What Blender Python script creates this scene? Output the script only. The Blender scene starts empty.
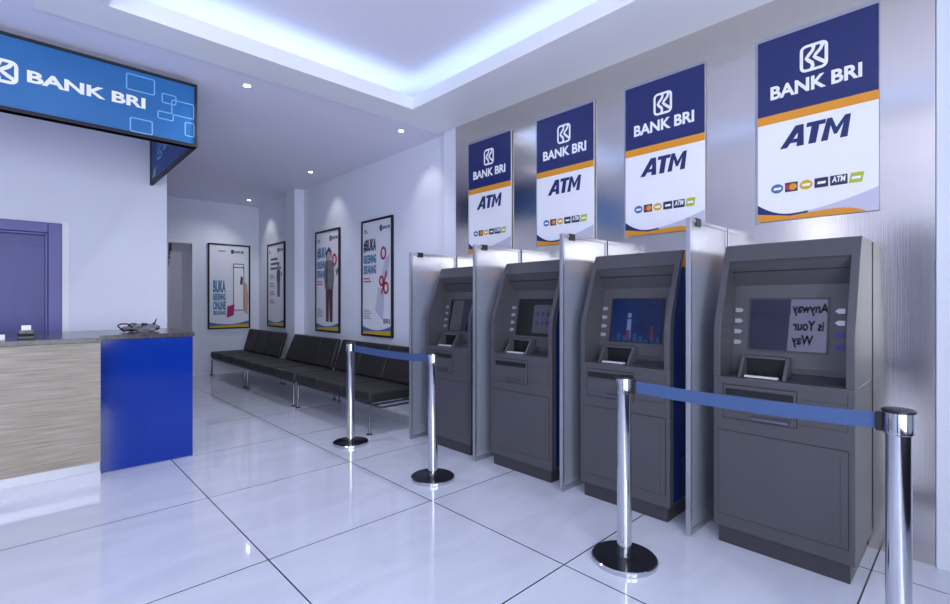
import bpy, bmesh, math, random
from mathutils import Vector, Matrix
random.seed(7)
SC = bpy.context.scene
COL = SC.collection

# ------------------------------------------------------------------ materials
def lin(c):
    return tuple(((x/255)/12.92 if x/255 <= .04045 else (((x/255)+.055)/1.055)**2.4) for x in c)
def mat(name, rgb, rough=.5, metal=0., noise=.04, scale=8., stretch=(1,1,1), bump=0., emit=None, es=0., spec=.5, coat=0., transmission=0., alpha=None):
    m = bpy.data.materials.new(name); m.use_nodes = True
    nt = m.node_tree; b = nt.nodes['Principled BSDF']
    c = lin(rgb)
    b.inputs['Roughness'].default_value = rough
    b.inputs['Metallic'].default_value = metal
    b.inputs['Specular IOR Level'].default_value = spec
    b.inputs['Coat Weight'].default_value = coat
    b.inputs['Coat Roughness'].default_value = .05
    tc = nt.nodes.new('ShaderNodeTexCoord'); mp = nt.nodes.new('ShaderNodeMapping')
    mp.inputs['Scale'].default_value = stretch
    nz = nt.nodes.new('ShaderNodeTexNoise'); nz.inputs['Scale'].default_value = scale; nz.inputs['Detail'].default_value = 4
    nt.links.new(tc.outputs['Object'], mp.inputs['Vector']); nt.links.new(mp.outputs['Vector'], nz.inputs['Vector'])
    rp = nt.nodes.new('ShaderNodeValToRGB')
    rp.color_ramp.elements[0].position = .3; rp.color_ramp.elements[1].position = .7
    rp.color_ramp.elements[0].color = (*[x*(1-noise) for x in c], 1)
    rp.color_ramp.elements[1].color = (*[min(1, x*(1+noise)) for x in c], 1)
    nt.links.new(nz.outputs['Fac'], rp.inputs['Fac']); nt.links.new(rp.outputs['Color'], b.inputs['Base Color'])
    if bump:
        bp = nt.nodes.new('ShaderNodeBump'); bp.inputs['Strength'].default_value = bump; bp.inputs['Distance'].default_value = .01
        nt.links.new(nz.outputs['Fac'], bp.inputs['Height']); nt.links.new(bp.outputs['Normal'], b.inputs['Normal'])
    if emit:
        b.inputs['Emission Color'].default_value = (*lin(emit), 1); b.inputs['Emission Strength'].default_value = es
    return m

WALL = mat('wall_paint', (226,230,242), .6, noise=.012, scale=3)
CEIL = mat('ceiling_paint', (232,231,245), .55, noise=.01, scale=2)
TRAYM = mat('tray_paint', (238,239,243), .4, noise=.01, scale=2)
CASING = mat('casing_paint', (236,236,242), .4, noise=.01)
DOORB = mat('door_blue_leaf', (64,66,142), .4, noise=.05, scale=3, stretch=(8,8,1))
DOORF = mat('door_blue_frame', (92,90,158), .4, noise=.04, scale=3, stretch=(8,8,1))
SLATE = mat('slate_panel', (52,56,84), .4, noise=.04)
DOORG = mat('door_grey', (186,184,192), .5, noise=.03)
STONE = mat('dark_stone', (74,71,72), .18, noise=.35, scale=40)
BLUEG = mat('blue_gloss', (12,52,152), .1, noise=.03, scale=2, spec=.45)
ALU = mat('satin_aluminium', (180,182,190), .38, metal=.8, noise=.02)
PLINW = mat('white_laminate', (206,208,216), .3, noise=.01)
CHROME = mat('chrome', (200,202,208), .1, metal=1., noise=.01)
RAIL = mat('dull_steel', (118,120,130), .28, metal=1., noise=.02)
BLACKP = mat('black_plastic', (22,22,26), .35, noise=.05)
BASEB = mat('black_gloss_plate', (26,28,34), .15, noise=.05)
BELT = mat('blue_webbing', (58,82,128), .7, noise=.1, scale=220)
LEATH = mat('dark_leather', (31,28,29), .55, noise=.12, scale=60, bump=.08)
ATMG = mat('atm_grey', (76,75,80), .36, noise=.03, scale=4)
ATMD = mat('atm_grey_dark', (58,57,63), .4, noise=.03, scale=4)
ATMS = mat('atm_gap', (14,14,18), .5, noise=.02)
ATMB = mat('atm_side_blue', (18,44,104), .22, noise=.03)
ORANGE = mat('orange_print', (226,150,32), .35, noise=.02)
NAVY = mat('navy_print', (30,42,100), .3, noise=.02, scale=2)
WHITEP = mat('white_acrylic', (240,240,246), .25, noise=.008)
WHITEI = mat('white_print', (245,245,250), .4, noise=.005)
LAVP = mat('lavender_print', (196,196,214), .35, noise=.02)
FRAMEK = mat('black_frame', (14,15,24), .6, noise=.04)
KEYW = mat('key_white', (214,216,222), .4, noise=.02)
KEYG = mat('key_grey', (150,150,158), .4, noise=.02)
KEYREFL = mat('key_blue_reflection', (42,38,150), .3, noise=.02)  # blue reflection put into the colour of the nearest machine's lower right keys
GLASSD = mat('screen_glass', (66,66,78), .02, metal=1., noise=.02)
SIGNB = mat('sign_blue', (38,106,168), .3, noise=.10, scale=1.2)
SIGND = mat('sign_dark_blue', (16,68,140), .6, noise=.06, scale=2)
SIGNL = mat('sign_pale_line', (120,180,225), .4, noise=.02)
TEALP = mat('teal_print', (58,118,160), .4, noise=.03)
INKP = mat('dark_ink', (44,48,72), .4, noise=.03)
MAROON = mat('maroon_print', (84,40,52), .4, noise=.03)
REDP = mat('red_print', (176,48,66), .4, noise=.03)
MAGP = mat('magenta_print', (170,32,92), .4, noise=.03)
YELP = mat('yellow_print', (214,176,40), .4, noise=.03)
GREENP = mat('lime_print', (176,190,40), .4, noise=.03)
SKIN = mat('skin_print', (206,160,140), .4, noise=.03)
GREYP = mat('grey_print', (150,152,164), .4, noise=.03)
BLUEP = mat('blue_print', (70,110,160), .4, noise=.03)
PAPER = mat('poster_paper', (228,230,238), .3, noise=.008)
PAPERW = mat('paper_white', (238,238,240), .6, noise=.01)
CLOTH = mat('grey_cloth', (120,120,126), .8, noise=.25, scale=30)
DISPB = mat('display_blue', (6,24,62), .12, noise=.4, scale=6, emit=(20,60,150), es=.05)
DISPW = mat('display_white', (84,100,140), .2, emit=(170,185,220), es=.06)
DISPR = mat('display_red', (80,34,56), .2, emit=(150,40,60), es=.04)
DISPC = mat('display_cyan', (14,52,90), .2, emit=(40,130,180), es=.05)
LAMP = mat('lamp_emission', (255,255,255), .4, emit=(255,250,244), es=14.)
GLOWW = mat('added_glow_white', (235,236,240), .4, emit=(225,230,245), es=2.6)  # glow added to the slogan board so its mirror image reads brighter
LEDM = mat('led_emission', (220,230,255), .4, emit=(200,230,255), es=4.6)

def wood():
    m = mat('beige_wood', (176,168,156), .5, noise=.0)
    nt = m.node_tree; b = nt.nodes['Principled BSDF']
    tc = nt.nodes.new('ShaderNodeTexCoord'); mp = nt.nodes.new('ShaderNodeMapping'); mp.inputs['Scale'].default_value = (1.2, 1, 34)
    n1 = nt.nodes.new('ShaderNodeTexNoise'); n1.inputs['Scale'].default_value = 2.2; n1.inputs['Detail'].default_value = 7; n1.inputs['Roughness'].default_value = .62
    rp = nt.nodes.new('ShaderNodeValToRGB')
    rp.color_ramp.elements[0].position = .3; rp.color_ramp.elements[0].color = (*lin((132,122,106)), 1)
    rp.color_ramp.elements[1].position = .72; rp.color_ramp.elements[1].color = (*lin((178,169,154)), 1)
    nt.links.new(tc.outputs['Object'], mp.inputs['Vector']); nt.links.new(mp.outputs['Vector'], n1.inputs['Vector'])
    nt.links.new(n1.outputs['Fac'], rp.inputs['Fac']); nt.links.new(rp.outputs['Color'], b.inputs['Base Color'])
    return m
WOOD = wood()

def brushed():
    m = mat('brushed_steel', (214,208,202), .15, metal=1., noise=.03, scale=6, stretch=(1, 40, .4), bump=.02)
    b = m.node_tree.nodes['Principled BSDF']
    b.inputs['Anisotropic'].default_value = .0
    return m
STEEL = brushed()

def floor_mat():
    m = bpy.data.materials.new('white_tile'); m.use_nodes = True
    nt = m.node_tree; b = nt.nodes['Principled BSDF']; L = nt.links
    tc = nt.nodes.new('ShaderNodeTexCoord'); sp = nt.nodes.new('ShaderNodeSeparateXYZ'); L.new(tc.outputs['Object'], sp.inputs[0])
    def line(sock, off, pitch, w):
        a = nt.nodes.new('ShaderNodeMath'); a.operation = 'SUBTRACT'; a.inputs[1].default_value = off; L.new(sock, a.inputs[0])
        p = nt.nodes.new('ShaderNodeMath'); p.operation = 'PINGPONG'; p.inputs[1].default_value = pitch/2; L.new(a.outputs[0], p.inputs[0])
        c = nt.nodes.new('ShaderNodeMath'); c.operation = 'LESS_THAN'; c.inputs[1].default_value = w; L.new(p.outputs[0], c.inputs[0])
        return c.outputs[0]
    lx = line(sp.outputs['X'], .985, 1.122, .0038); ly = line(sp.outputs['Y'], 1.525, 1.137, .0038)
    mx = nt.nodes.new('ShaderNodeMath'); mx.operation = 'MAXIMUM'; L.new(lx, mx.inputs[0]); L.new(ly, mx.inputs[1])
    mp = nt.nodes.new('ShaderNodeMapping'); mp.inputs['Scale'].default_value = (1, 2.6, 1); mp.inputs['Rotation'].default_value = (0,0,.5)
    L.new(tc.outputs['Object'], mp.inputs['Vector'])
    nz = nt.nodes.new('ShaderNodeTexNoise'); nz.inputs['Scale'].default_value = 1.6; nz.inputs['Detail'].default_value = 8; nz.inputs['Distortion'].default_value = 1.2
    L.new(mp.outputs[0], nz.inputs['Vector'])
    rp = nt.nodes.new('ShaderNodeValToRGB')
    rp.color_ramp.elements[0].position = .35; rp.color_ramp.elements[0].color = (*lin((210,214,226)), 1)
    rp.color_ramp.elements[1].position = .6; rp.color_ramp.elements[1].color = (*lin((218,222,233)), 1)
    L.new(nz.outputs['Fac'], rp.inputs['Fac'])
    mix = nt.nodes.new('ShaderNodeMix'); mix.data_type = 'RGBA'
    L.new(mx.outputs[0], mix.inputs[0]); L.new(rp.outputs['Color'], mix.inputs[6]); mix.inputs[7].default_value = (.012,.012,.018,1)
    L.new(mix.outputs[2], b.inputs['Base Color'])
    b.inputs['Roughness'].default_value = .06; b.inputs['Specular IOR Level'].default_value = .62
    return m
FLOOR = floor_mat()

def pane_mat():
    m = bpy.data.materials.new('frosted_pane'); m.use_nodes = True
    nt = m.node_tree; L = nt.links
    for n in list(nt.nodes):
        if n.type != 'OUTPUT_MATERIAL': nt.nodes.remove(n)
    out = nt.nodes['Material Output']
    d = nt.nodes.new('ShaderNodeBsdfDiffuse'); d.inputs['Color'].default_value = (*lin((208,214,226)), 1)
    t = nt.nodes.new('ShaderNodeBsdfTransparent'); t.inputs['Color'].default_value = (.86,.88,.92,1)
    g = nt.nodes.new('ShaderNodeBsdfGlossy'); g.inputs['Roughness'].default_value = .24; g.inputs['Color'].default_value = (.9,.91,.95,1)
    nz = nt.nodes.new('ShaderNodeTexNoise'); nz.inputs['Scale'].default_value = 2.
    mr = nt.nodes.new('ShaderNodeMapRange'); mr.inputs['To Min'].default_value = .32; mr.inputs['To Max'].default_value = .40
    L.new(nz.outputs['Fac'], mr.inputs['Value'])
    a = nt.nodes.new('ShaderNodeMixShader'); a.inputs[0].default_value = .48; L.new(d.outputs[0], a.inputs[1]); L.new(t.outputs[0], a.inputs[2])
    c = nt.nodes.new('ShaderNodeMixShader'); L.new(mr.outputs[0], c.inputs[0]); L.new(a.outputs[0], c.inputs[1]); L.new(g.outputs[0], c.inputs[2])
    L.new(c.outputs[0], out.inputs['Surface'])
    return m
PANE = pane_mat()

# ------------------------------------------------------------------ mesh helpers
_tc = {}
def text_geo(body, bold, shear):
    k = (body, bold, shear)
    if k in _tc: return _tc[k]
    cu = bpy.data.curves.new('t', 'FONT'); cu.body = body; cu.size = 1.; cu.offset = bold; cu.shear = shear
    cu.resolution_u = 4; cu.fill_mode = 'FRONT'
    o = bpy.data.objects.new('t', cu); COL.objects.link(o)
    dg = bpy.context.evaluated_depsgraph_get(); dg.update()
    me = bpy.data.meshes.new_from_object(o.evaluated_get(dg))
    vs = [(v.co.x, v.co.y) for v in me.vertices]; fs = [tuple(p.vertices) for p in me.polygons]
    bpy.data.objects.remove(o); bpy.data.curves.remove(cu); bpy.data.meshes.remove(me)
    x0 = min(v[0] for v in vs); x1 = max(v[0] for v in vs); y0 = min(v[1] for v in vs); y1 = max(v[1] for v in vs)
    vs = [((a-x0)/(x1-x0), (b-y0)/(y1-y0)) for a, b in vs]
    _tc[k] = (vs, fs); return _tc[k]

class MB:
    def __init__(s): s.v = []; s.f = []; s.mi = []
    def add(s, vs, fs, mi=0):
        n = len(s.v); s.v += [tuple(v) for v in vs]; s.f += [tuple(i+n for i in f) for f in fs]; s.mi += [mi]*len(fs); return s
    def box(s, x0, y0, z0, x1, y1, z1, mi=0):
        x0, x1 = sorted((x0, x1)); y0, y1 = sorted((y0, y1)); z0, z1 = sorted((z0, z1))
        vs = [(x0,y0,z0),(x1,y0,z0),(x1,y1,z0),(x0,y1,z0),(x0,y0,z1),(x1,y0,z1),(x1,y1,z1),(x0,y1,z1)]
        return s.add(vs, [(3,2,1,0),(4,5,6,7),(0,1,5,4),(1,2,6,5),(2,3,7,6),(3,0,4,7)], mi)
    def prism(s, pts, fn, t0, t1, mi=0):
        n = len(pts)
        vs = [fn(a, b, t0) for a, b in pts]+[fn(a, b, t1) for a, b in pts]
        fs = [tuple(range(n))[::-1], tuple(range(n, 2*n))]+[(i, (i+1) % n, n+(i+1) % n, n+i) for i in range(n)]
        return s.add(vs, fs, mi)
    def flat(s, pts, fn, mi=0):
        return s.add([fn(a, b) for a, b in pts], [tuple(range(len(pts)))], mi)
    def sweep(s, path, r, n=10, mi=0, closed=False):
        P = [Vector(p) for p in path]; rings = []; m = len(P)
        up = None
        for i, p in enumerate(P):
            a = P[(i-1) % m] if (i > 0 or closed) else p; b = P[(i+1) % m] if (i < m-1 or closed) else p
            d = (b-a).normalized()
            if up is None: up = d.orthogonal().normalized()
            up = (up - d*up.dot(d)); up = up.normalized() if up.length > 1e-6 else d.orthogonal().normalized()
            w = d.cross(up)
            rr = r[i] if isinstance(r, (list, tuple)) else r
            rings.append([p+(up*math.cos(2*math.pi*k/n)+w*math.sin(2*math.pi*k/n))*rr for k in range(n)])
        vs = [v for R in rings for v in R]; fs = []
        for i in range(m if closed else m-1):
            j = (i+1) % m
            fs += [(i*n+k, i*n+(k+1) % n, j*n+(k+1) % n, j*n+k) for k in range(n)]
        if not closed: fs += [tuple(range(n))[::-1], tuple((m-1)*n+k for k in range(n))]
        return s.add(vs, fs, mi)
    def lathe(s, prof, c=(0,0,0), n=40, mi=0):
        vs = [(c[0]+r*math.cos(2*math.pi*k/n), c[1]+r*math.sin(2*math.pi*k/n), c[2]+z) for r, z in prof for k in range(n)]
        fs = []
        for i in range(len(prof)-1):
            fs += [(i*n+k, i*n+(k+1) % n, (i+1)*n+(k+1) % n, (i+1)*n+k) for k in range(n)]
        fs += [tuple(range(n))[::-1], tuple((len(prof)-1)*n+k for k in range(n))]
        return s.add(vs, fs, mi)
    def text(s, body, fn, u0, v0, w, h, bold=.02, shear=0., mi=0):
        vs, fs = text_geo(body, bold, shear)
        return s.add([fn(u0+a*w, v0+b*h) for a, b in vs], fs, mi)
    def build(s, name, mats, parent=None, bevel=0., seg=2, smooth=False, loc=None, recalc=True):
        me = bpy.data.meshes.new(name); me.from_pydata(s.v, [], s.f)
        for m in (mats if isinstance(mats, (list, tuple)) else [mats]): me.materials.append(m)
        for p, i in zip(me.polygons, s.mi): p.material_index = i
        if recalc:
            bm = bmesh.new(); bm.from_mesh(me); bmesh.ops.recalc_face_normals(bm, faces=bm.faces); bm.to_mesh(me); bm.free()
        if smooth:
            me.polygons.foreach_set('use_smooth', [True]*len(me.polygons))
            if hasattr(me, 'set_sharp_from_angle'): me.set_sharp_from_angle(angle=math.radians(35))
        o = bpy.data.objects.new(name, me); COL.objects.link(o)
        if parent: o.parent = parent
        if loc: o.location = loc
        if bevel:
            b = o.modifiers.new('bevel', 'BEVEL'); b.width = bevel; b.segments = seg; b.limit_method = 'ANGLE'
        return o

def tag(o, label=None, cat=None, group=None, kind=None):
    if label: o['label'] = label
    if cat: o['category'] = cat
    if group: o['group'] = group
    if kind: o['kind'] = kind
    return o
def thing(name, label, cat, loc=(0,0,0), group=None):
    o = bpy.data.objects.new(name, None); COL.objects.link(o); o.location = loc; o.empty_display_size = .1
    return tag(o, label, cat, group)
def struct(name, mb, m, label, cat, parent=None, **k):
    o = mb.build(name, m, parent, **k)
    if parent is None: tag(o, label, cat, None, 'structure')
    return o
def copy_tree(o, parent=None):
    c = o.copy(); COL.objects.link(c)
    if parent: c.parent = parent
    for ch in list(o.children): copy_tree(ch, c)
    return c
def rrect(x0, y0, x1, y1, r, n=5):
    pts = []
    for cx, cy, a in ((x1-r, y1-r, 0), (x0+r, y1-r, 90), (x0+r, y0+r, 180), (x1-r, y0+r, 270)):
        for k in range(n+1):
            t = math.radians(a+90*k/n); pts.append((cx+r*math.cos(t), cy+r*math.sin(t)))
    return pts
def band(mb, pts, w, fn, closed=True, mi=0):
    """flat ribbon of width w along a 2-D polyline"""
    n = len(pts); A = []; B = []
    for i in range(n):
        p = Vector(pts[i]); a = Vector(pts[(i-1) % n]) if (closed or i > 0) else p; b = Vector(pts[(i+1) % n]) if (closed or i < n-1) else p
        d = (b-a).normalized(); q = Vector((-d.y, d.x))
        A.append(p+q*w/2); B.append(p-q*w/2)
    vs = [fn(*p) for p in A]+[fn(*p) for p in B]
    fs = [(i, (i+1) % n, n+(i+1) % n, n+i) for i in range(n if closed else n-1)]
    mb.add(vs, fs, mi)
def emblem(mb, fn, u0, v0, w, h, t, mi=0):
    """rounded frame holding two wavy strokes"""
    band(mb, rrect(u0+t/2, v0+t/2, u0+w-t/2, v0+h-t/2, w*.17), t, fn, True, mi)
    s1 = [(.42,.96),(.50,.86),(.46,.74),(.30,.58),(.24,.50),(.30,.42),(.44,.30),(.47,.18),(.40,.04)]
    s2 = [(.76,.96),(.80,.84),(.74,.72),(.58,.58),(.52,.50),(.60,.42),(.78,.28),(.94,.16)]
    o = Vector(fn(0,0)); nn = (Vector(fn(1,0))-o).cross(Vector(fn(0,1))-o).normalized()*.0006
    for s in (s1, s2): band(mb, [(u0+a*w, v0+b*h) for a, b in s], t*1.15, lambda a,b: tuple(Vector(fn(a,b))+nn), False, mi)

def block_atm(mb, fn, u0, v0, w, h):
    """heavy slanted letters A T M"""
    L = [[(0,0),(.125,0),(.245,1),(.185,1)],[(.185,1),(.245,1),(.31,1),(.235,.72)],[(.235,.72),(.31,1),(.375,0),(.255,0)],[(.12,.18),(.255,.18),(.25,.36),(.14,.36)],
         [(.36,.80),(.64,.80),(.64,1),(.36,1)],[(.44,0),(.555,0),(.555,.80),(.44,.80)],
         [(.625,0),(.725,0),(.725,.66),(.725,1),(.655,1)],[(.725,.66),(.8,.22),(.84,.22),(.815,.52),(.725,1)],[(.815,.52),(.84,.22),(.905,.66),(.905,1)],[(.905,.66),(.895,0),(1,0),(.985,1),(.905,1)]]
    L[1] = [(.185,1),(.235,.62),(.245,.62),(.31,1)]
    L[0] = [(0,0),(.115,0),(.235,.62),(.185,1)]
    L[2] = [(.245,.62),(.262,0),(.375,0),(.31,1)]
    L[3] = [(.155,.2),(.257,.2),(.252,.38),(.19,.38)]
    for p in L: mb.flat([(u0+w*(a*.94+.06*b), v0+h*b) for a, b in p], fn)
CH = 3.345; XW = 3.61; XP = 3.52; YB = 10.28; YP = 6.65
# ------------------------------------------------------------------ the setting
struct('floor', MB().box(-3.2,-1.6,-.1,4.0,10.6,0), FLOOR, 'white polished tile floor with thin dark joints', 'floor')
mb = MB()
TX0, TX1, TY0, TY1 = .43, 2.875, -.9, 3.93        # tray opening
mb.box(-3.2,4.3,3.352,4.0,10.6,3.42).box(-3.2,-1.6,3.352,4.0,TY0-.35,3.42).box(-3.2,TY0-.35,3.352,TX0-.35,4.3,3.42).box(TX1+.645,TY0-.35,3.352,4.0,4.3,3.42)
mb.box(TX0-.4,TY0-.4,3.62,TX1+.7,4.36,3.68)
mb.box(TX0-.4,TY0-.4,3.42,TX0-.35,4.36,3.62).box(TX1+.645,TY0-.4,3.42,TX1+.7,4.36,3.62).box(TX0-.35,TY0-.4,3.42,TX1+.645,TY0-.35,3.62).box(TX0-.35,4.3,3.42,TX1+.645,4.36,3.62)
struct('ceiling', mb, CEIL, 'smooth pale ceiling with a raised tray over the machines', 'ceiling')
mb = MB()
for a in ((TX0-.35,TY1,TX1+.645,4.30),(TX0-.35,TY0-.35,TX1+.645,TY0),(TX0-.35,TY0,TX0,TY1),(TX1,TY0,TX1+.645,TY1)): mb.box(a[0],a[1],3.338,a[2],a[3],3.358)
for a in ((TX0-.03,TY1,TX1+.03,TY1+.03),(TX0-.03,TY0-.03,TX1+.03,TY0),(TX0-.03,TY0,TX0,TY1),(TX1,TY0,TX1+.03,TY1)): mb.box(a[0],a[1],3.358,a[2],a[3],3.462)
struct('trim_1', mb, TRAYM, 'white dropped border around the raised ceiling tray', 'ceiling border')
# blue cove light behind the border's upstand
t = thing('cove_light', 'blue glowing strip light hidden around the ceiling tray', 'light', (1.65,1.5,3.37))
for a in ((TX0-.1,TY1+.09,TX1+.1,TY1+.11),(TX0-.1,TY0-.11,TX1+.1,TY0-.09),(TX0-.11,TY0,TX0-.09,TY1),(TX1+.09,TY0,TX1+.11,TY1)):
    MB().box(a[0]-1.65,a[1]-1.5,.0,a[2]-1.65,a[3]-1.5,.05).build('light_strip', LEDM, t)

struct('wall_right', MB().box(XW,4.24,0,XW+.2,10.6,3.4), WALL, 'long pale wall behind the bench row with three posters', 'wall')
struct('wall_back', MB().box(-3.2,YB,0,1.99,YB+.2,3.4).box(2.395,YB,0,4.0,YB+.2,3.4).box(1.99,YB,2.50,2.395,YB+.2,3.4), WALL, 'far end wall with a doorway and one poster', 'wall')
struct('wall_left', MB().box(-3.2,-1.6,0,-3.0,10.6,3.4), WALL, 'left side wall of the hall', 'wall')
struct('wall_partition', MB().box(-3.0,YP,0,-.62,YP+.14,3.36).box(.39,YP,0,1.28,YP+.14,3.36).box(-.62,YP,2.223,.39,YP+.14,3.36), WALL, 'white partition wall behind the counter', 'wall')
struct('pillar', MB().box(3.446,8.12,0,XW+.05,8.49,CH+.006), WALL, 'shallow white pillar between the second and third benches', 'pillar')
# panel clad wall and its neighbour towards the street front
struct('wall_machines', MB().box(XP+.02,-1.6,0,4.0,4.24,3.36), WALL, 'wall carrying the steel cladding', 'wall')
struct('wall_near', MB().box(XP-.014,-1.6,0,XP+.03,.155,CH-.004), WALL, 'white wall end right of the steel cladding', 'wall')
pan = tag(MB().box(XP,.16,0,XP+.02,4.005,CH-.004).build('steel_cladding', STEEL), 'brushed steel cladding on the wall behind the four machines', 'wall cladding', None, 'structure')
# street front behind the camera: header, sill and posts with a wide opening
mb = MB().box(-3.0,-1.6,2.95,3.5,-1.4,3.36).box(-3.0,-1.6,0,3.5,-1.4,.62)
for x in (-3.0,-1.5,.0,1.6,3.2): mb.box(x,-1.6,.62,x+.12,-1.4,2.95)
struct('wall_front', mb, FRAMEK, 'open street front with dark posts', 'wall')
struct('unseen_dark_panel', MB().box(-3.0,.15,0,-2.96,1.0,2.6), SLATE, 'dark slate door in the left side wall', 'door')  # unseen, added to give the steel cladding a dark reflected band

# door in the partition
mb = MB().box(.336,YP-.012,0,.392,YP+.13,2.236)
struct('trim_2', mb, CASING, 'white casing strip around the blue door', 'door casing')
dr = bpy.data.objects.new('door_1', None); COL.objects.link(dr); dr.location = (-.1, YP, 0); tag(dr, 'blue double-rebated door in the partition wall', 'door', None, 'structure')
mb = MB().box(.325,-.02,0,.435,.12,2.222).box(-.44,-.02,2.115,.325,.12,2.222).box(-.52,-.02,0,-.44,.12,2.222)
mb.box(.30,.0,0,.325,.1,2.115).box(-.44,.001,2.09,.3,.1,2.115)
mb.build('door_frame', DOORF, dr, bevel=.006)
MB().box(-.44,.06,0.005,.30,.1,2.09).box(-.44,.052,1.985,.30,.06,1.99).build('door_leaf', DOORB, dr)
# far doorway
struct('door_2', MB().box(2.0,YB+.1,0,2.387,YB+.14,2.49), DOORG, 'plain grey door in the far end wall', 'door')
struct('trim_3', MB().box(2.387,YB-.015,0,2.445,YB+.1,2.56).box(1.94,YB-.015,2.50,2.387,YB+.1,2.56).box(1.94,YB-.015,0,1.998,YB+.1,2.5), CASING, 'white casing around the far grey door', 'door casing')
mb = MB()
pts = [(0,0),(0,.44),(.065,.44),(.065,.30),(.035,.29),(.048,.25),(.03,.21),(.045,.17),(.022,.13),(.03,.07),(.01,0)]
mb.prism(pts, lambda a,b,t: (a,t,b), 0, .03)
tag(mb.build('wall_ornament', BLACKP, loc=(2.0,YB+.06,2.05)), 'black notched strip hanging in the far grey doorway', 'ornament')

# ------------------------------------------------------------------ counter
ct = thing('service_counter', 'service counter with beige wood front, blue end panel and dark stone top', 'counter', (0,4.7,0))
MB().prism([(-1.6,-.02),(.472,-.02),(.472,.235),(1.168,.235),(1.168,1.2),(-1.6,1.2)], lambda a,b,q: (a,b,q), 1.088, 1.125).build('countertop', STONE, ct, bevel=.003)
MB().box(-1.6,0,.16,.464,.30,1.088).build('wood_front', WOOD, ct)
MB().box(-1.6,.012,.085,.462,.30,.16,0).box(-1.6,.002,0,.464,.30,.085,1).build('plinth', [ALU, PLINW], ct)
MB().box(.464,.252,.0,1.156,.9,1.088).build('blue_panel', BLUEG, ct, bevel=.003)
MB().box(-1.6,.3,.0,.464,.9,1.088).build('carcass', PLINW, ct)

# bundle on the counter
t = thing('bundle', 'low grey and black crumpled bundle lying on the counter end', 'bundle', (.81,5.32,1.125))
mb = MB(); n1, n2 = 22, 12
vs = []
for i in range(n1):
    for j in range(n2):
        u = i/(n1-1); a = 2*math.pi*j/n2
        rr = (.030+.018*u+.012*math.sin(9*u+2*a)+.006*math.sin(17*u-3*a))*min(1, 6*u+.2, 6*(1-u)+.3)
        vs.append((-.15+.30*u, 1.7*rr*math.cos(a)+.02*math.sin(5*u), max(.001, .030+rr*.8*math.sin(a)+.012*u)))
fs = [(i*n2+j, i*n2+(j+1) % n2, (i+1)*n2+(j+1) % n2, (i+1)*n2+j) for i in range(n1-1) for j in range(n2)]
mb.add(vs, fs+[tuple(range(n2)), tuple((n1-1)*n2+j for j in range(n2))])
mb.build('cloth_body', CLOTH, t, smooth=True)
for k in range(4):
    x = -.12+.075*k; mb = MB()
    mb.sweep([(x+.035*math.cos(q)+.02*math.sin(2*q+k), .062*math.cos(q+.6*k), .044+.034*math.sin(q)) for q in [2*math.pi*i/20 for i in range(20)]], .0065, 8, closed=True)
    mb.build('strap', BLACKP, t, smooth=True)
MB().sweep([(.10,.0,.07),(.12,0,.085),(.125,.0,.105),(.135,0,.118)], [.006,.006,.005,.003], 8).build('loose_end', BLACKP, t, smooth=True)

# card terminal and white card
t = thing('card_terminal', 'black countertop card terminal with a white paper slip', 'card terminal', (.045,4.93,1.125))
MB().prism([(-.05,0),(.06,0),(.06,.05),(-.05,.022)], lambda a,b,q: (q,a,b), -.048, .048).build('base', BLACKP, t, bevel=.004)
MB().box(-.040,-.005,.036,.040,.05,.062).build('printer_lid', CLOTH, t, bevel=.003)
MB().prism([(.03,.055),(.034,.055),(.05,.098),(.046,.098)], lambda a,b,q: (q,a,b), -.027, .027).build('paper_slip', PAPERW, t)
t = thing('name_card', 'small white folded card at the left edge of the countertop', 'card', (-.11,4.93,1.125))
MB().prism([(-.02,0),(-.018,0),(0,.032),(.018,0),(.02,0),(.001,.036),(-.001,.036)], lambda a,b,q: (q,a,b), -.04, .04).build('folded_sheet', PAPERW, t)

# ------------------------------------------------------------------ hanging sign
sg = thing('hanging_sign', 'long hanging blue sign board with white lettering and emblem over the counter', 'sign', (1.142,4.75,2.757))
W = 2.9; H = .55
def sf(u, v, o=.0): return (u, -o, v)
MB().box(-W,.0,.0,0,.06,H).build('front_board', SIGNB, sg)
mb = MB(); f = .026
mb.box(-W,-.012,0,0.0,.07,f).box(-W,-.012,H-f*.8,0,.07,H).box(-f*.8,-.012,f,0,.07,H-f)
mb.build('front_frame', FRAMEK, sg)
mb = MB(); mb.text('BANK BRI', lambda u,v: sf(u,v,.004), -1.095,.235,.715,.088, bold=.035)
mb.build('lettering', WHITEI, sg, recalc=False)
mb = MB(); emblem(mb, lambda u,v: sf(u,v,.004), -1.33,.19,.19,.17,.022)
mb.build('emblem', WHITEI, sg, recalc=False)
mb = MB()
for x0,x1,z0,z1 in ((.635,.825,3.125,3.25),(.88,.98,3.085,3.16),(.95,1.115,3.0,3.125),(.85,.96,2.945,3.005),(.66,.81,2.79,2.90),(1.05,1.118,2.845,2.96)):
    band(mb, rrect(x0-1.142,z0-2.757,x1-1.142,z1-2.757,.012,3), .009, lambda u,v: sf(u,v,.003))
mb.build('outline_pattern', SIGNL, sg, recalc=False)
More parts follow.
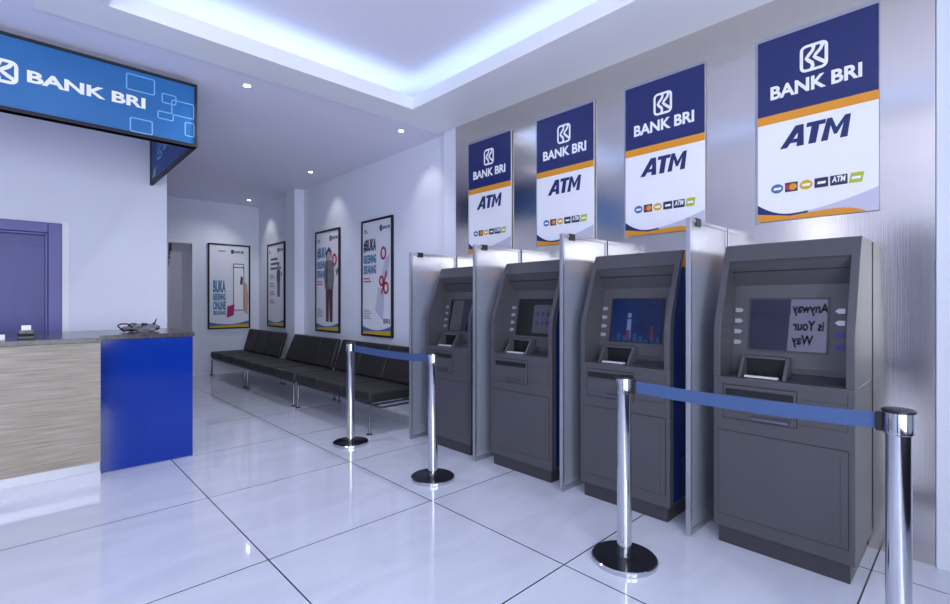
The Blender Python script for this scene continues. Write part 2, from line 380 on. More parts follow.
# return board running back to the partition
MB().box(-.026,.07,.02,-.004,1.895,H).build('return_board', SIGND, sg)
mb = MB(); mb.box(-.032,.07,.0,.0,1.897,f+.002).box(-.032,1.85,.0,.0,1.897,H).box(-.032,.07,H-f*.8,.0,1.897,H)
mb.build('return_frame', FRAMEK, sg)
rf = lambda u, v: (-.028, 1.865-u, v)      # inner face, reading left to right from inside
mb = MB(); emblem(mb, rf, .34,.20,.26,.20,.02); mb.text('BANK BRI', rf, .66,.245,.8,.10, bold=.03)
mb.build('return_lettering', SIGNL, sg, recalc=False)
mb = MB(); mb.flat([(.1,.06),(.24,.06),(.30,.16),(.18,.13)], rf); mb.build('return_leaf_print', GREENP, sg, recalc=False)
for hx, hy in ((-2.2,.03),(-.03,1.5)):
    MB().sweep([(hx,hy,H-.01),(hx,hy,CH+.007-2.757)], .012, 8).build('hanger', FRAMEK, sg)

# hanging board near the entrance, met only as a reflection in the nearest screen
t = thing('slogan_board', 'white backlit hanging slogan board mirrored in the nearest machine screen', 'sign', (-.55,1.82,3.08))

# ------------------------------------------------------------------ posters
def poster_wall(name, label, yc, w, z0, z1, group=None):
    t = thing(name, label, 'poster', (XW, yc, z0)); h = z1-z0
    fn = lambda u, v, o=.022: (-o, w/2-u, v)
    return t, w, h, fn
def poster_base(t, w, h, fn):
    mb = MB(); e = .028
    def bx(u0, v0, u1, v1, o0, o1):
        pts = [fn(u0,v0,o0), fn(u1,v1,o1)]; mb.box(*pts[0], *pts[1])
    bx(0,0,w,e,0,.03); bx(0,h-e,w,h,0,.03); bx(0,e,e,h-e,0,.03); bx(w-e,e,w,h-e,0,.03)
    mb.build('frame', FRAMEK, t)
    mb = MB(); a = fn(e,e,.004); b = fn(w-e,h-e,.018); mb.box(*a, *b); mb.build('sheet', PAPER, t)
def swoosh(t, w, h, fn):
    e = .03; N = 14
    cur = lambda u, k: k*(.045+.05*math.sin(1.1+3.2*u/w)**2)
    mb = MB()
    lo = [(e+(w-2*e)*i/N) for i in range(N+1)]
    mb.flat([(u, e) for u in lo]+[(u, e+.035+.05*(u/w)**1.5) for u in reversed(lo)], lambda u,v: fn(u,v,.0195)); mb.build('yellow_wave', YELP, t, recalc=False)
    mb = MB()
    mb.flat([(u, e+.028+.035*(u/w)) for u in lo]+[(u, e+.115-.13*math.sin(math.pi*u/w)*.5+.02*(u/w)) for u in reversed(lo)], lambda u,v: fn(u,v,.0205)); mb.build('blue_wave', BLUEP, t, recalc=False)
def person_print(t, fn, u0, v0, s, top, bottom):
    """flat printed figure"""
    g = lambda a, b, o=.021: fn(u0+a*s, v0+b*s, o)
    def part(name, m, polys, o):
        mb = MB()
        for p in polys: mb.flat(p, lambda a,b: g(a,b,o))
        mb.build(name, m, t, recalc=False)
    ell = lambda cx, cy, rx, ry: [(cx+rx*math.cos(2*math.pi*k/14), cy+ry*math.sin(2*math.pi*k/14)) for k in range(14)]
    part('printed_trousers', bottom, [[(-.09,.0),(-.01,.0),(.0,.36),(.02,.0),(.10,.0),(.11,.48),(-.10,.48)]], .0205)
    part('printed_jacket', top, [[(-.12,.45),(.12,.45),(.15,.62),(.13,.80),(.05,.85),(-.05,.85),(-.13,.80),(-.15,.62)],[(.12,.78),(.16,.76),(.22,.62),(.30,.72),(.27,.75),(.2,.7)]], .021)
    part('printed_face', SKIN, [ell(0,.91,.055,.07)], .0218)
    part('printed_hair', INKP, [[(-.07,.86),(-.075,.95),(-.04,1.0),(.04,1.0),(.075,.95),(.07,.86),(.055,.9),(.04,.965),(-.04,.965),(-.055,.9)]], .0222)
def txt(t, name, m, fn, lines, o=.0205, bold=.02):
    mb = MB()
    for body, u, v, w, h in lines: mb.text(body, lambda a,b: fn(a,b,o), u, v, w, h, bold=bold)
    mb.build(name, m, t, recalc=False)
def fine_lines(t, fn, u, v, w, n, dv, m=None):
    mb = MB()
    for i in range(n): mb.flat([(u,v-i*dv),(u+w*(.7+.3*((i*7) % 3)/2),v-i*dv),(u+w*(.7+.3*((i*7) % 3)/2),v-i*dv+dv*.45),(u,v-i*dv+dv*.45)], lambda a,b: fn(a,b,.0205))
    mb.build('fine_print', m or GREYP, t, recalc=False)
def head_marks(t, w, h, fn):
    txt(t, 'header_lettering', INKP, fn, [('BANK BRI', w*.70, h-.165, w*.22, .045)], bold=.03)
    mb = MB(); emblem(mb, lambda a,b: fn(a,b,.0205), w*.60, h-.185, w*.085, .085, .012); mb.build('header_emblem', INKP, t, recalc=False)
    fine_lines(t, fn, w*.09, h-.15, w*.14, 2, .03, INKP)
# two posters right of the pillar
for yc, w, nm, lab in ((7.21,.825,'poster','tall framed poster of a standing woman, behind the middle bench'),(5.747,.79,'poster','tall framed poster with red percent sign, nearest the machines')):
    t, w, h, fn = poster_wall(nm, lab, yc, w, .92, 2.555)
    poster_base(t, w, h, fn); head_marks(t, w, h, fn); swoosh(t, w, h, fn)
    txt(t, 'headline_dark', INKP if yc < 6 else TEALP, fn, [('#BUKA', w*.07, h*.72, w*.42, h*.115)], bold=.045)
    txt(t, 'headline_blue', TEALP, fn, [('REKENING', w*.07, h*.625, w*.42, h*.075),('SEKARANG', w*.07, h*.535, w*.42, h*.075)], bold=.045)
    fine_lines(t, fn, w*.07, h*.49, w*.30, 2, .04, REDP)
    fine_lines(t, fn, w*.08, h*.22, w*.26, 6, .024)
    if yc > 6:
        person_print(t, fn, w*.58, h*.10, 1.16, CLOTH, MAROON)
        mb = MB(); mb.flat([(w*.58-.10,h*.10+.55),(w*.58-.085,h*.10+1.12),(w*.58,h*.10+1.20),(w*.58+.085,h*.10+1.12),(w*.58+.075,h*.10+1.08),(w*.58,h*.10+1.14),(w*.58-.06,h*.10+1.08),(w*.58-.055,h*.10+.55)], lambda a,b: fn(a,b,.0226)); mb.build('printed_long_hair', INKP, t, recalc=False)
        mb = MB(); band(mb, [(w*.80+.06*math.cos(k*.5236), h*.70+.08*math.sin(k*.5236)) for k in range(12)], .04, lambda a,b: fn(a,b,.0225)); mb.build('red_ring_print', REDP, t, recalc=False)
    else:
        mb = MB()
        for cu, cv, r in ((w*.72,h*.70,.075),(w*.66,h*.47,.06),(w*.80,h*.41,.07)):
            band(mb, [(cu+r*.75*math.cos(k*.5236), cv+r*math.sin(k*.5236)) for k in range(12)], .035, lambda a,b: fn(a,b,.0212))
        band(mb, [(w*.66,h*.36),(w*.82,h*.55)], .035, lambda a,b: fn(a,b,.0212), False)
        mb.build('red_percent_print', REDP, t, recalc=False)
        mb = MB(); mb.flat([(w*.46,h*.22),(w*.70,h*.14),(w*.76,h*.40),(w*.56,h*.42)], lambda a,b: fn(a,b,.0206))
        mb.flat([(w*.62,h*.44),(w*.86,h*.50),(w*.92,h*.68),(w*.78,h*.66)], lambda a,b: fn(a,b,.0206)); mb.build('paper_sheet_print', LAVP, t, recalc=False)
        txt(t, 'small_lettering', INKP, fn, [('BRI', w*.72, h*.115, w*.2, h*.04)])
# far poster on the right wall
t, w, h, fn = poster_wall('poster', 'narrow framed poster with small dark figure, left of the pillar', 9.328, .84, .92, 2.53)
poster_base(t, w, h, fn); head_marks(t, w, h, fn)
fine_lines(t, fn, w*.2, h*.80, w*.6, 3, .09, INKP)
person_print(t, fn, w*.66, h*.36, .62, INKP, NAVY)
for k in range(4): fine_lines(t, fn, w*.16, h*(.62-.10*k), w*.28, 3, .03, BLUEP)
swoosh(t, w, h, fn)
# poster on the far end wall
t = thing('poster', 'wide framed poster with a large phone, on the far end wall', 'poster', (2.652, YB, .87)); w, h = .78, 1.675
fn = lambda u, v, o=.022: (u, -o, v)
poster_base(t, w, h, fn); swoosh(t, w, h, fn)
txt(t, 'header_lettering', INKP, fn, [('BANK BRI', w*.62, h-.17, w*.22, .05)], bold=.03)
mb = MB(); emblem(mb, lambda a,b: fn(a,b,.0205), w*.53, h-.185, w*.075, .08, .012); mb.build('header_emblem', INKP, t, recalc=False)
fine_lines(t, fn, w*.24, h-.155, w*.24, 1, .06)
txt(t, 'headline', TEALP, fn, [('BUKA', w*.12, h*.425, w*.29, h*.145),('REKENING', w*.12, h*.335, w*.29, h*.08),('ONLINE', w*.12, h*.225, w*.29, h*.10),('SEKARANG', w*.12, h*.165, w*.29, h*.05)], bold=.045)
mb = MB(); mb.flat(rrect(w*.585,h*.215,w*.85,h*.775,.03), lambda a,b: fn(a,b,.0205)); mb.build('phone_outline_print', INKP, t, recalc=False)
mb = MB(); mb.flat(rrect(w*.602,h*.225,w*.833,h*.725,.02), lambda a,b: fn(a,b,.021)); mb.flat(rrect(w*.602,h*.735,w*.833,h*.765,.015), lambda a,b: fn(a,b,.021)); mb.build('phone_screen_print', PAPERW, t, recalc=False)
mb = MB(); mb.flat([(w*.85,h*.20),(w*.93,h*.16),(w*.955,h*.40),(w*.92,h*.53),(w*.85,h*.56)], lambda a,b: fn(a,b,.0204)); mb.build('hand_print', SKIN, t, recalc=False)
mb = MB(); mb.flat([(w*.75,h*.53),(w*.81,h*.52),(w*.82,h*.61),(w*.77,h*.63)], lambda a,b: fn(a,b,.0215)); mb.build('phone_picture_print', INKP, t, recalc=False)
mb = MB(); mb.flat([(w*.43,h*.13),(w*.60,h*.16),(w*.615,h*.29),(w*.45,h*.265)], lambda a,b: fn(a,b,.0218)); mb.build('magenta_tag_print', MAGP, t, recalc=False)

# ------------------------------------------------------------------ benches
def make_bench(label, y0, y1, ba, bb, ta, tb):
    """seat from y0 to y1; backrest foot from ba to bb and head from ta to tb"""
    L = y1-y0
    t = thing('waiting_bench', label, 'bench', (2.67,y0,0), 'benches along the wall')
    s = L/3
    for k in range(3):
        MB().box(.0,k*s+.003,.325,.60,(k+1)*s-.003,.449).build('seat_cushion', LEATH, t, bevel=.035, seg=4, smooth=True)
    pr = [(.53,.455,0),(.60,.44,0),(.725,.855,1),(.655,.878,1)]
    for k in range(3):
        vs = []
        for e in (0, 1):
            for x, z, top in pr:
                a_, b_ = (ta, tb) if top else (ba, bb)
                vs.append((x, a_-y0+(b_-a_)*(k+e)/3+(.0015 if e == 0 else -.0015), z))
        MB().add(vs, [(0,1,2,3),(7,6,5,4)]+[(i,(i+1) % 4,4+(i+1) % 4,4+i) for i in range(4)]).build('back_cushion', LEATH, t, bevel=.028, seg=4, smooth=True)
    mb = MB()
    for x in (.03,.5): mb.box(x,-.15 if y0 < 5 else -.02,.298,x+.026,L+.02,.318)
    if y0 < 5: mb.box(.056,-.15,.298,.5,-.13,.318)
    mb.build('side_rail', RAIL, t, bevel=.004)
    for yy in (.03, L-.05):
        MB().sweep([(.015,yy,.012),(.022,yy,.285),(.04,yy,.306),(.58,yy,.306),(.60,yy,.285),(.61,yy,.012)], .0115, 10).build('leg_frame', RAIL, t, smooth=True)
        for x in (.015,.61): MB().lathe([(.03,0),(.032,.007),(.016,.013)], (x,yy,0), 16).build('foot_pad', BLACKP, t)
    mb = MB()
    for yy in (.14, L-.14): mb.sweep([(.5,yy,.306),(.62,yy,.42),(.70,yy,.70)], .012, 8)
    mb.build('back_bracket', RAIL, t, smooth=True)
    return t
make_bench('dark leather bench furthest away, in the corner below the far poster', 8.25, 10.17, 8.26, 9.98, 8.26, 10.0)
make_bench('dark leather bench in the middle, right below the standing woman poster', 6.33, 8.2, 6.35, 7.97, 6.35, 7.84)
make_bench('dark leather bench nearest the machines, behind the barrier posts', 4.41, 6.27, 4.42, 6.26, 4.42, 6.22)

# ------------------------------------------------------------------ barrier posts and belts
def make_post():
    t = thing('barrier_post', '-', 'barrier post')
    MB().lathe([(.170,0),(.173,.004),(.173,.022),(.168,.026)], n=56).build('base_rim', CHROME, t, smooth=True)
    MB().lathe([(.166,.0255),(.166,.027),(.06,.031),(.05,.034)], n=56).build('base_plate', BASEB, t, smooth=True)
    MB().lathe([(.0385,.02),(.0385,.91)], n=40).build('pole', CHROME, t, smooth=True)
    MB().lathe([(.043,.908),(.0455,.911),(.0455,.986),(.044,.99)], n=40).build('belt_head', CHROME, t, smooth=True)
    MB().lathe([(.050,.989),(.051,.992),(.050,.998),(.044,1.001)], n=40).build('cap', BLACKP, t, smooth=True)
    return t
p0 = make_post()
posts = ((2.38,.207,'chrome barrier post nearest the camera, by the nearest machine'),(2.38,1.326,'chrome barrier post in front of the second nearest machine'),
         (2.38,2.985,'chrome barrier post in front of the furthest machine'),(2.38,4.28,'chrome barrier post in front of the nearest bench'))
for i, (x, y, lab) in enumerate(posts):
    o = p0 if i == 0 else copy_tree(p0)
    o.location = (x, y, 0); o['label'] = lab; o['group'] = 'chrome barrier posts'
def belt(y0, y1, lab):
    t = thing('barrier_belt', lab, 'barrier belt', (2.38,(y0+y1)/2,.947), 'blue barrier belts'); L = y1-y0; N = 16
    mb = MB()
    top = []
    a = -L/2+.062; b = L/2-.062
    for i in range(N+1):
        y = a+(b-a)*i/N; sag = -.012*(1-(2*i/N-1)**2); top.append((y, sag))
    pts = [(y, s-.03) for y, s in top]+[(y, s+.032) for y, s in reversed(top)]
    vs = [(-.0015, y, z) for y, z in pts]+[(.0015, y, z) for y, z in pts]; n = len(pts)
    fs = [(i, i+1, n-2-i, n-1-i) for i in range(N)]+[(n+i+1, n+i, 2*n-1-i, 2*n-2-i) for i in range(N)]+[(i, (i+1) % n, n+(i+1) % n, n+i) for i in range(n)]
    mb.add(vs, fs); mb.build('webbing', BELT, t)
    for y in (a, b):
        sgn = -1 if y < 0 else 1
        MB().box(-.012,y-.004*sgn,-.036,.012,y+.016*sgn,.037).build('end_clip', BLACKP, t, bevel=.003)
belt(.207, 1.326, 'blue belt stretched between the two nearest barrier posts')
belt(2.985, 4.28, 'blue belt stretched between the two far barrier posts')

# ------------------------------------------------------------------ glass partitions
def make_glass():
    t = thing('glass_partition', '-', 'glass partition')
    D = .612
    MB().box(.02,-.005,.035,D-.02,.005,1.885).build('pane', PANE, t)
    mb = MB().box(0,-.014,0,.022,.014,1.905); mb.build('front_post', ALU, t, bevel=.002)
    MB().box(.022,-.012,1.882,D,.012,1.905).build('top_rail', ALU, t, bevel=.002)
    MB().box(.022,-.012,.0,D,.012,.036).build('bottom_rail', ALU, t, bevel=.002)
    MB().box(D-.02,-.012,.036,D,.012,1.882).build('rear_post', ALU, t, bevel=.002)
    MB().box(.09,-.016,1.862,.16,.016,1.912).build('clip', BLACKP, t, bevel=.002)
    return t
g0 = make_glass()
for i, (y, lab) in enumerate(((1.2,'framed glass partition between the nearest and second nearest machines'),(2.126,'framed glass partition between the two middle machines'),
        (3.062,'framed glass partition between the two furthest machines'),(4.01,'framed glass partition at the far end, by the nearest bench'))):
    o = g0 if i == 0 else copy_tree(g0)
    o.location = (2.9, y, 0); o['label'] = lab; o['group'] = 'glass partitions between the machines'

# ------------------------------------------------------------------ cash machines
HW = .33
FR = [(.0,.10),(0,1.20),(.012,1.28),(.044,1.36),(.09,1.48),(.14,1.62),(.20,1.738),(.212,1.745)]
def on_front(z):
    for (x0,z0),(x1,z1) in zip(FR, FR[1:]):
        if z0 <= z <= z1: return x0+(x1-x0)*(z-z0)/(z1-z0)
    return FR[-1][0]
FA, FB = (.175,.99), (.262,1.50)                      # fascia foot and head (depth, height)
fl = math.hypot(FB[0]-FA[0], FB[1]-FA[1]); fdx, fdz = (FB[0]-FA[0])/fl, (FB[1]-FA[1])/fl
def fas(u, v, o=0.):                                   # u to the right seen from the front, v height along the fascia
    return (FA[0]+fdx*v-fdz*o, -u, FA[1]+fdz*v+fdx*o)
def fbox(mb, u0, v0, u1, v1, o0, o1, mi=0):
    mb.prism([(u0,v0),(u1,v0),(u1,v1),(u0,v1)], lambda a,b,q: fas(a,b,q), o0, o1, mi)
def arrow(s, u, v, w=.022, h=.026):
    p = [(-w,-h/2),(w*.35,-h/2),(w,0),(w*.35,h/2),(-w,h/2)]
    return [(u+s*a, v+b) for a, b in p]
def make_atm(kind):
    t = thing('cash_machine', '-', 'cash machine', group='cash machines along the steel wall')
    yz = lambda a, b, q: (a, q, b)
    MB().box(.02,-HW+.022,0,.53,HW-.022,.10).build('plinth', ATMD, t)
    MB().box(.0,-HW,.098,.53,HW,.968).build('cabinet', ATMG, t, bevel=.004)
    hz = 1.645
    core = [(FA[0],.968),FA,FB,(on_front(hz)+.012,hz-.012),(on_front(hz),hz)]+[p for p in FR if p[1] > hz]+[(.53,1.745),(.53,.968)]
    MB().prism(core, yz, -HW+.036, HW-.036).build('upper_housing', ATMG, t)
    ck = [(0,.968)]+[p for p in FR if p[1] > 1.0]+[(.53,1.745),(.53,.968)]
    for s in (-1, 1):
        MB().prism(ck, yz, s*HW, s*(HW-.037)).build('cheek', ATMG, t, bevel=.003)
    # hood seam
    mb = MB(); a = Vector((FB[0],FB[1])); b = Vector((on_front(hz)+.012,hz-.012)); m_ = a.lerp(b,.62)
    mb.box(m_.x-.006,-HW+.04,m_.y-.004,m_.x+.01,HW-.04,m_.y+.001); mb.build('hood_seam', ATMS, t)
    # coloured sides
    if kind != 'nearest': sides = (-1, 1)
    else: sides = (1,)
    sp = [(.055,.12),(.055,1.2),(.07,1.30),(.105,1.40),(.165,1.58),(.18,1.63),(.528,1.63),(.528,.12)]
    op = [(.181,1.632),(.222,1.74),(.528,1.74),(.528,1.632)]
    for s in sides:
        MB().prism(sp, yz, s*(HW-.002), s*(HW+.003)).build('side_panel', ATMB, t)
        MB().prism(op, yz, s*(HW-.002), s*(HW+.003)).build('side_stripe', ORANGE, t)
    # screen
    su0, su1, sv0, sv1 = -.20, .178, .135, .43
    mb = MB(); fbox(mb, su0-.012, sv0-.012, su1+.012, sv1+.012, .0, .004); mb.build('screen_bezel', ATMS if kind != 'nearest' else ATMD, t)
    mb = MB(); fbox(mb, su0, sv0, su1, sv1, .003, .006); scr = mb.build('screen', GLASSD if kind in ('nearest','furthest') else DISPB if kind == 'blue' else ATMS, t)
    g = lambda u, v: fas(u, v, .0075)
    if kind == 'blue':
        mb = MB()
        for u, v, a, b in ((-.06,.15,.018,.14),): mb.flat([(u-a,v),(u+a,v),(u+a*.8,v+b),(u-a*.8,v+b)], g)
        mb.flat(rrect(-.075,.30,-.045,.335,.01), g)
        mb.build('display_figure', DISPW, scr, recalc=False)
        mb = MB(); mb.flat([(.10,.15),(.125,.15),(.12,.24),(.105,.25)], g); mb.flat([(-.08,.14),(-.045,.14),(-.05,.21),(-.075,.21)], lambda u,v: fas(u,v,.008)); mb.build('display_red_mark', DISPR, scr, recalc=False)
        mb = MB()
        for k in range(9): mb.flat([(-.19+.042*k,.128),(-.165+.042*k,.128),(-.165+.042*k,.15+.02*(k*5 % 3)),(-.19+.042*k,.15+.02*(k*5 % 3))], lambda u,v: fas(u,v,.0072))
        mb.build('display_skyline', DISPC, scr, recalc=False)
    if kind == 'dots':
        mb = MB(); mb.flat([(-.03,.15),(.17,.15),(.17,.39),(-.03,.39)], g); mb.build('display_grey_field', ATMG, scr, recalc=False)
        mb = MB()
        for i in range(3):
            for j in range(2):
                cu, cv = .015+.055*i, .235+.075*j
                mb.flat([(cu+.018*math.cos(k*.6283), cv+.018*math.sin(k*.6283)) for k in range(10)], lambda u,v: fas(u,v,.009))
        mb.build('display_dots', NAVY, scr, recalc=False)
    if kind == 'furthest':
        mb = MB(); mb.flat([(-.19,.13),(-.02,.13),(-.01,.43),(-.17,.43)], g); mb.build('display_grey_field', ATMG, scr, recalc=False)
    # keys beside the screen
    for k in range(4):
        v = .425-.065*k-.06
        mb = MB(); mb.prism(arrow(1,-.262,v), lambda a,b,q: fas(a,b,q), .0, .006); mb.build('function_key', KEYG, t)
        mb = MB(); mb.prism(arrow(-1,.234,v), lambda a,b,q: fas(a,b,q), .0, .006); mb.build('function_key', (KEYW if kind != 'nearest' or k < 2 else KEYREFL), t)
    # card reader box under the screen
    mb = MB(); u0, u1 = -.20, .005
    for u in (u0-.018, u1): mb.prism([(.05,.968),(.20,.968),(.20,1.085),(.13,1.085)], lambda a,b,q: (a,-q,b), u, u+.018)
    mb.prism([(.12,1.075),(.20,1.075),(.20,1.088),(.13,1.088)], lambda a,b,q: (a,-q,b), u0, u1)
    mb.build('card_reader', ATMG, t, bevel=.002)
    MB().box(.16,-u0,.97,.165,-u1,1.076).box(.06,-u0,.9685,.165,-u1,.972).build('card_reader_mouth', ATMS, t)
    MB().box(.045,-u0-.02,.972,.075,-u1+.02,.982).build('receipt_lip', KEYW, t)
    # wedge right of the reader, its dark grey stands in for shadow
    mb = MB(); mb.prism([(.09,.9685),(.186,.9685),(.186,1.04),(.17,1.0)], lambda a,b,q: (a,-q,b), .03, HW-.04); mb.build('shadow_wedge', ATMD, t)
    # cash slot
    mb = MB().box(-.006,.275,.735,.004,-.085,.925); mb.build('slot_frame', ATMG, t, bevel=.003)
    MB().box(-.0085,.262,.868,.0,-.072,.905).build('cash_slot', ATMS, t)
    MB().box(-.014,.255,.775,.0,-.065,.862).build('slot_flap', ATMG, t, bevel=.003)
    MB().box(-.022,.13,.742,.0,-.055,.762).build('slot_lip', RAIL, t, bevel=.006, seg=3)
    MB().box(-.0012,.279,.731,.002,-.089,.929).build('slot_gap', ATMS, t)
    mb = MB().box(-.0015,-.095,.755,.002,-.30,.7565).box(-.0015,-.30,.755,.002,-.3015,.945).box(-.0015,-.095,.8885,.002,-.30,.890)
    mb.build('seam', ATMS, t)
    # lower door
    MB().box(-.0012,-.306,.172,.002,.306,.662).build('door_gap', ATMS, t)
    MB().box(-.004,-.303,.175,.001,.303,.659).build('door', ATMG, t, bevel=.0015)
    MB().box(-.0046,-.272,.20,-.003,-.2705,.63).build('door_rib', ATMS, t)
    return t
kinds = (('nearest',.748,'grey cash machine nearest the camera, its screen reflecting mirrored lettering'),('blue',1.672,'grey cash machine with the bright blue screen, second from the camera'),
         ('dots',2.590,'grey cash machine with dotted screen, third from the camera'),('furthest',3.505,'grey cash machine furthest from the camera, beside the bench end'))
for k, y, lab in kinds:
    o = make_atm(k); o.location = (2.966,y,0); o['label'] = lab

# slogan board: where a ray from the entrance bounces off the nearest screen
nrm = Vector((-fdz,0,fdx)); 
def bounce(u, v, X):
    p = Vector((2.966,.748,0))+Vector(fas(u,v,.006)); d = p-Vector((0,0,1.4)); r = d-2*d.dot(nrm)*nrm
    q = p+r*((X-p.x)/r.x); return q
sb = bpy.data.objects['slogan_board']; BX = -.30
qa = bounce(-.005,.13,BX); qb = bounce(.188,.43,BX)
y0, y1 = min(qa.y,qb.y), max(qa.y,qb.y); z0, z1 = min(qa.z,qb.z), max(qa.z,qb.z)
print('slogan board', [round(x,3) for x in (y0,y1,z0,z1)])
z1 = min(z1, 3.33)
sb.location = (BX, (y0+y1)/2, z0); bw = y1-y0; bh = z1-z0
MB().box(-.03,-bw/2,0,0,bw/2,bh).build('board', GLOWW, sb)
mb = MB(); fn = lambda a, b: (.002, -bw/2+a, b)
for body, u, v, w, h in (('Anyway',.01,.68,.94,.24),('is Your',.10,.40,.80,.19),('Way',.34,.08,.56,.24)): mb.text(body, fn, u*bw, v*bh, w*bw, h*bh, bold=.03)
mb.build('lettering', INKP, sb, recalc=False)
MB().box(-.03,-.1,bh,0,.1,3.353-z0).build('bracket', FRAMEK, sb)

# ------------------------------------------------------------------ wall banners
def make_banner():
    w, h = .608, 1.162
    t = thing('wall_banner', '-', 'banner')
    B = lambda u, v, o: (-.022-o, w/2-u, v)
    def fl(o): return lambda u, v: B(u, v, o)
    MB().box(-.022,-w/2,0,-.012,w/2,h).build('panel', WHITEP, t)
    mb = MB().box(-.024,w/2,0,-.008,w/2+.005,h+.004).box(-.024,-w/2,h,-.008,w/2,h+.004); mb.build('edge_strip', ALU, t)
    MB().box(-.012,w/2-.004,-.01,-.0,w/2+.02,h+.03).box(-.012,-w/2,h,0,w/2+.02,h+.03).build('backing_plate', ALU, t)
    mb = MB(); mb.flat([(0,.58*h),(w,.58*h),(w,h),(0,h)], fl(.001)); mb.build('header_field', NAVY, t, recalc=False)
    mb = MB(); mb.flat([(0,.535*h),(w,.535*h),(w,.582*h),(0,.582*h)], fl(.0014)); mb.build('stripe', ORANGE, t, recalc=False)
    mb = MB(); emblem(mb, fl(.0022), .382*w, .765*h, .235*w, .142*h, .017); mb.build('emblem', WHITEI, t, recalc=False)
    mb = MB(); mb.text('BANK BRI', fl(.0022), .12*w, .665*h, .76*w, .073*h, bold=.034); mb.build('bank_lettering', WHITEI, t, recalc=False)
    mb = MB(); block_atm(mb, fl(.0018), .205*w, .385*h, .60*w, .112*h); mb.build('machine_lettering', NAVY, t, recalc=False)
    N = 20; us = [w*i/N for i in range(N+1)]
    def wc(s):   # lower edge of the white field
        return (.036+.074*((.3-s)/.3)**2) if s < .3 else (.036+.098*((s-.3)/.7)**1.7)
    def oc(s): return .05-.028*min(1,s/.3) if s < .3 else (.022+.034*min(1,(s-.3)/.62))*(1-min(1,(s-.3)/.62)**4)
    ul = [u for u in us if u <= .46*w]; ur = [u for u in us if u >= .44*w]
    mb = MB(); mb.flat([(u,0) for u in ul]+[(u,wc(u/w)) for u in reversed(ul)], fl(.001)); mb.build('navy_wave', NAVY, t, recalc=False)
    mb = MB(); mb.flat([(u,0) for u in ur]+[(u,wc(u/w)) for u in reversed(ur)], fl(.001)); mb.build('lavender_wave', LAVP, t, recalc=False)
    us2 = [u for u in us if u <= .93*w]
    mb = MB(); mb.flat([(u,0) for u in us2]+[(u,oc(u/w)) for u in reversed(us2)], fl(.0016)); mb.build('orange_wave', ORANGE, t, recalc=False)
    cw = .112*w; u = .125*w; v = .148*h; ch = .05*h
    spec = ((BLUEP,'oval'),(INKP,'rect'),(YELP,'oval'),(INKP,'rect'),(INKP,'rect'),(GREENP,'slant'))
    for k, (m, shp) in enumerate(spec):
        uu = u+k*.127*w; ww = cw*(1.22 if k == 4 else 1.)
        if k == 5: uu += .018*w
        mb = MB()
        if shp == 'oval': pts = [(uu+ww/2+ww/2*math.cos(q*math.pi/9), v+ch/2+ch/2*math.sin(q*math.pi/9)) for q in range(18)]
        elif shp == 'rect': pts = [(uu,v),(uu+ww,v),(uu+ww,v+ch),(uu,v+ch)]
        else: pts = [(uu,v),(uu+ww*.9,v),(uu+ww*1.05,v+ch),(uu+ww*.15,v+ch)]
        mb.flat(pts, fl(.0014))
        lg = mb.build('card_logo', m, t, recalc=False)
        mb = MB()
        if k == 1:
            for cu, mi in ((uu+ww*.36,0),(uu+ww*.64,1)): mb.flat([(cu+ch*.36*math.cos(q*.6283), v+ch/2+ch*.36*math.sin(q*.6283)) for q in range(10)], fl(.0018+.0003*mi), mi)
            mb.build('logo_discs', [REDP, ORANGE], lg, recalc=False)
        elif k == 4:
            mb.text('ATM', fl(.0019), uu+.1*ww, v+.3*ch, .8*ww, .6*ch, bold=.03, shear=.15); mb.build('logo_lettering', WHITEI, lg, recalc=False)
        else:
            mb.flat([(uu+.2*ww,v+.36*ch),(uu+.8*ww,v+.36*ch),(uu+.84*ww,v+.62*ch),(uu+.24*ww,v+.62*ch)], fl(.0019)); mb.build('logo_bar', WHITEI, lg, recalc=False)
    return t
b0 = make_banner()
for i, (y, lab) in enumerate(((.692,'navy and white banner above the nearest cash machine'),(1.634,'navy and white banner above the blue-screen cash machine'),
        (2.533,'navy and white banner above the dotted-screen cash machine'),(3.467,'navy and white banner above the furthest cash machine'))):
    o = b0 if i == 0 else copy_tree(b0)
    o.location = (XP, y, 1.918); o['label'] = lab; o['group'] = 'banners above the cash machines'

# ------------------------------------------------------------------ downlights
def make_lamp():
    t = thing('downlight', '-', 'downlight')
    mb = MB()
    n = 32
    mb.lathe([(.028,.0),(.042,-.004),(.042,.0),(.034,.004)], n=n); mb.build('ring', CASING, t)
    MB().lathe([(.027,-.003),(.027,.002)], n=n).build('lens', LAMP, t)
    return t
d0 = make_lamp()
dl = ((1.497,4.557,'small round downlight in the ceiling above the open floor'),(3.164,4.548,'small round ceiling downlight nearest the steel cladding'),
      (3.182,6.925,'small round ceiling downlight above the standing woman poster'),(3.206,9.648,'small round ceiling downlight in the far corner'))
for i, (x, y, lab) in enumerate(dl):
    o = d0 if i == 0 else copy_tree(d0)
    o.location = (x, y, 3.352); o['label'] = lab; o['group'] = 'ceiling downlights'

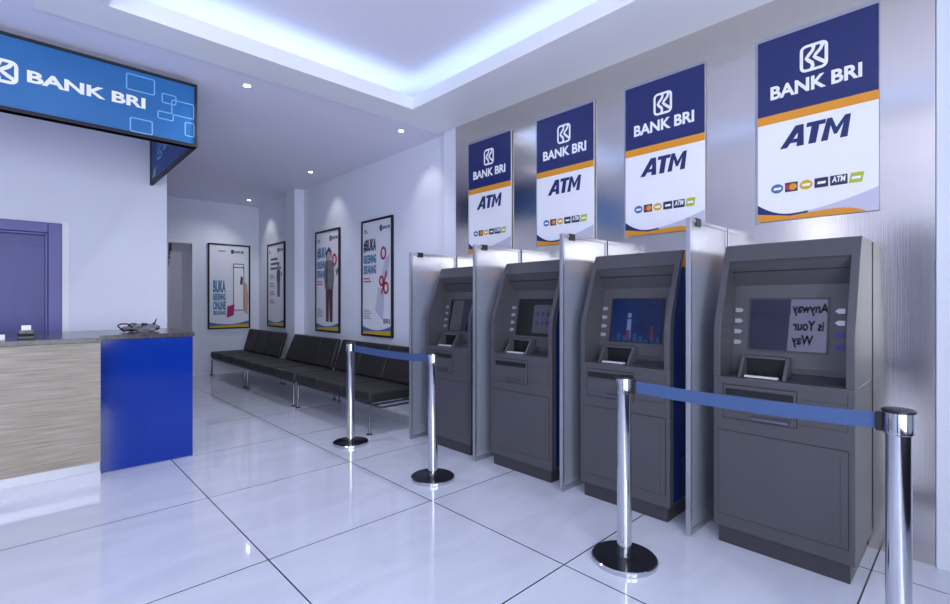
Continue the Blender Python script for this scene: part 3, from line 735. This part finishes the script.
# ------------------------------------------------------------------ lights
def spot(x, y, z, aim, power, ang, blend=.35, col=(1,.98,.96), r=.03):
    l = bpy.data.lights.new('spot', 'SPOT'); l.energy = power; l.spot_size = math.radians(ang); l.spot_blend = blend; l.color = col; l.shadow_soft_size = r
    o = bpy.data.objects.new('downlight_beam', l); COL.objects.link(o); o.location = (x,y,z)
    o.rotation_euler = (Vector(aim)-Vector((x,y,z))).to_track_quat('-Z','Y').to_euler(); return o
for x, y in ((3.164,4.548),(3.182,6.925),(3.206,9.648)):
    spot(x, y, 3.34, (XW+.02, y, 2.25), 12, 72, .75)
spot(1.497,4.557,3.34,(1.497,4.9,0), 60, 140, .9, (.92,.94,1.))
for x, y in ((3.164,4.548),(3.182,6.925),(3.206,9.648)): spot(x-.02, y, 3.335, (x-1.5, y-.2, 0), 42, 120, .9, (.92,.93,1.))
def area(name, loc, rot, sx, sy, power, col):
    l = bpy.data.lights.new(name, 'AREA'); l.shape = 'RECTANGLE'; l.size = sx; l.size_y = sy; l.energy = power; l.color = col
    o = bpy.data.objects.new(name, l); COL.objects.link(o); o.location = loc; o.rotation_euler = rot; return o
area('street_daylight', (-.9,-1.8,1.8), (math.radians(90),0,0), 4.4, 2.3, 300, (.85,.89,1.))
W = bpy.data.worlds.new('world'); SC.world = W; W.use_nodes = True
bg = W.node_tree.nodes['Background']; bg.inputs['Color'].default_value = (.62,.72,1.,1); bg.inputs['Strength'].default_value = .6

# ------------------------------------------------------------------ camera
cam = bpy.data.cameras.new('camera'); co = bpy.data.objects.new('camera', cam); COL.objects.link(co)
co.location = (0,0,1.4); co.rotation_euler = (math.radians(90), 0, -math.atan(457/480))
cam.sensor_width = 36; cam.lens = 36*480/950; cam.clip_start = .05
SC.camera = co
SC.view_settings.view_transform = 'Standard'; SC.view_settings.look = 'None'; SC.view_settings.gamma = 1; SC.view_settings.exposure = 0.
SC.view_settings.use_curve_mapping = False
SC.cycles.use_denoising = True
SC.cycles.max_bounces = 10; SC.cycles.diffuse_bounces = 6; SC.cycles.glossy_bounces = 5; SC.cycles.transparent_max_bounces = 12
SC.cycles.sample_clamp_indirect = 6
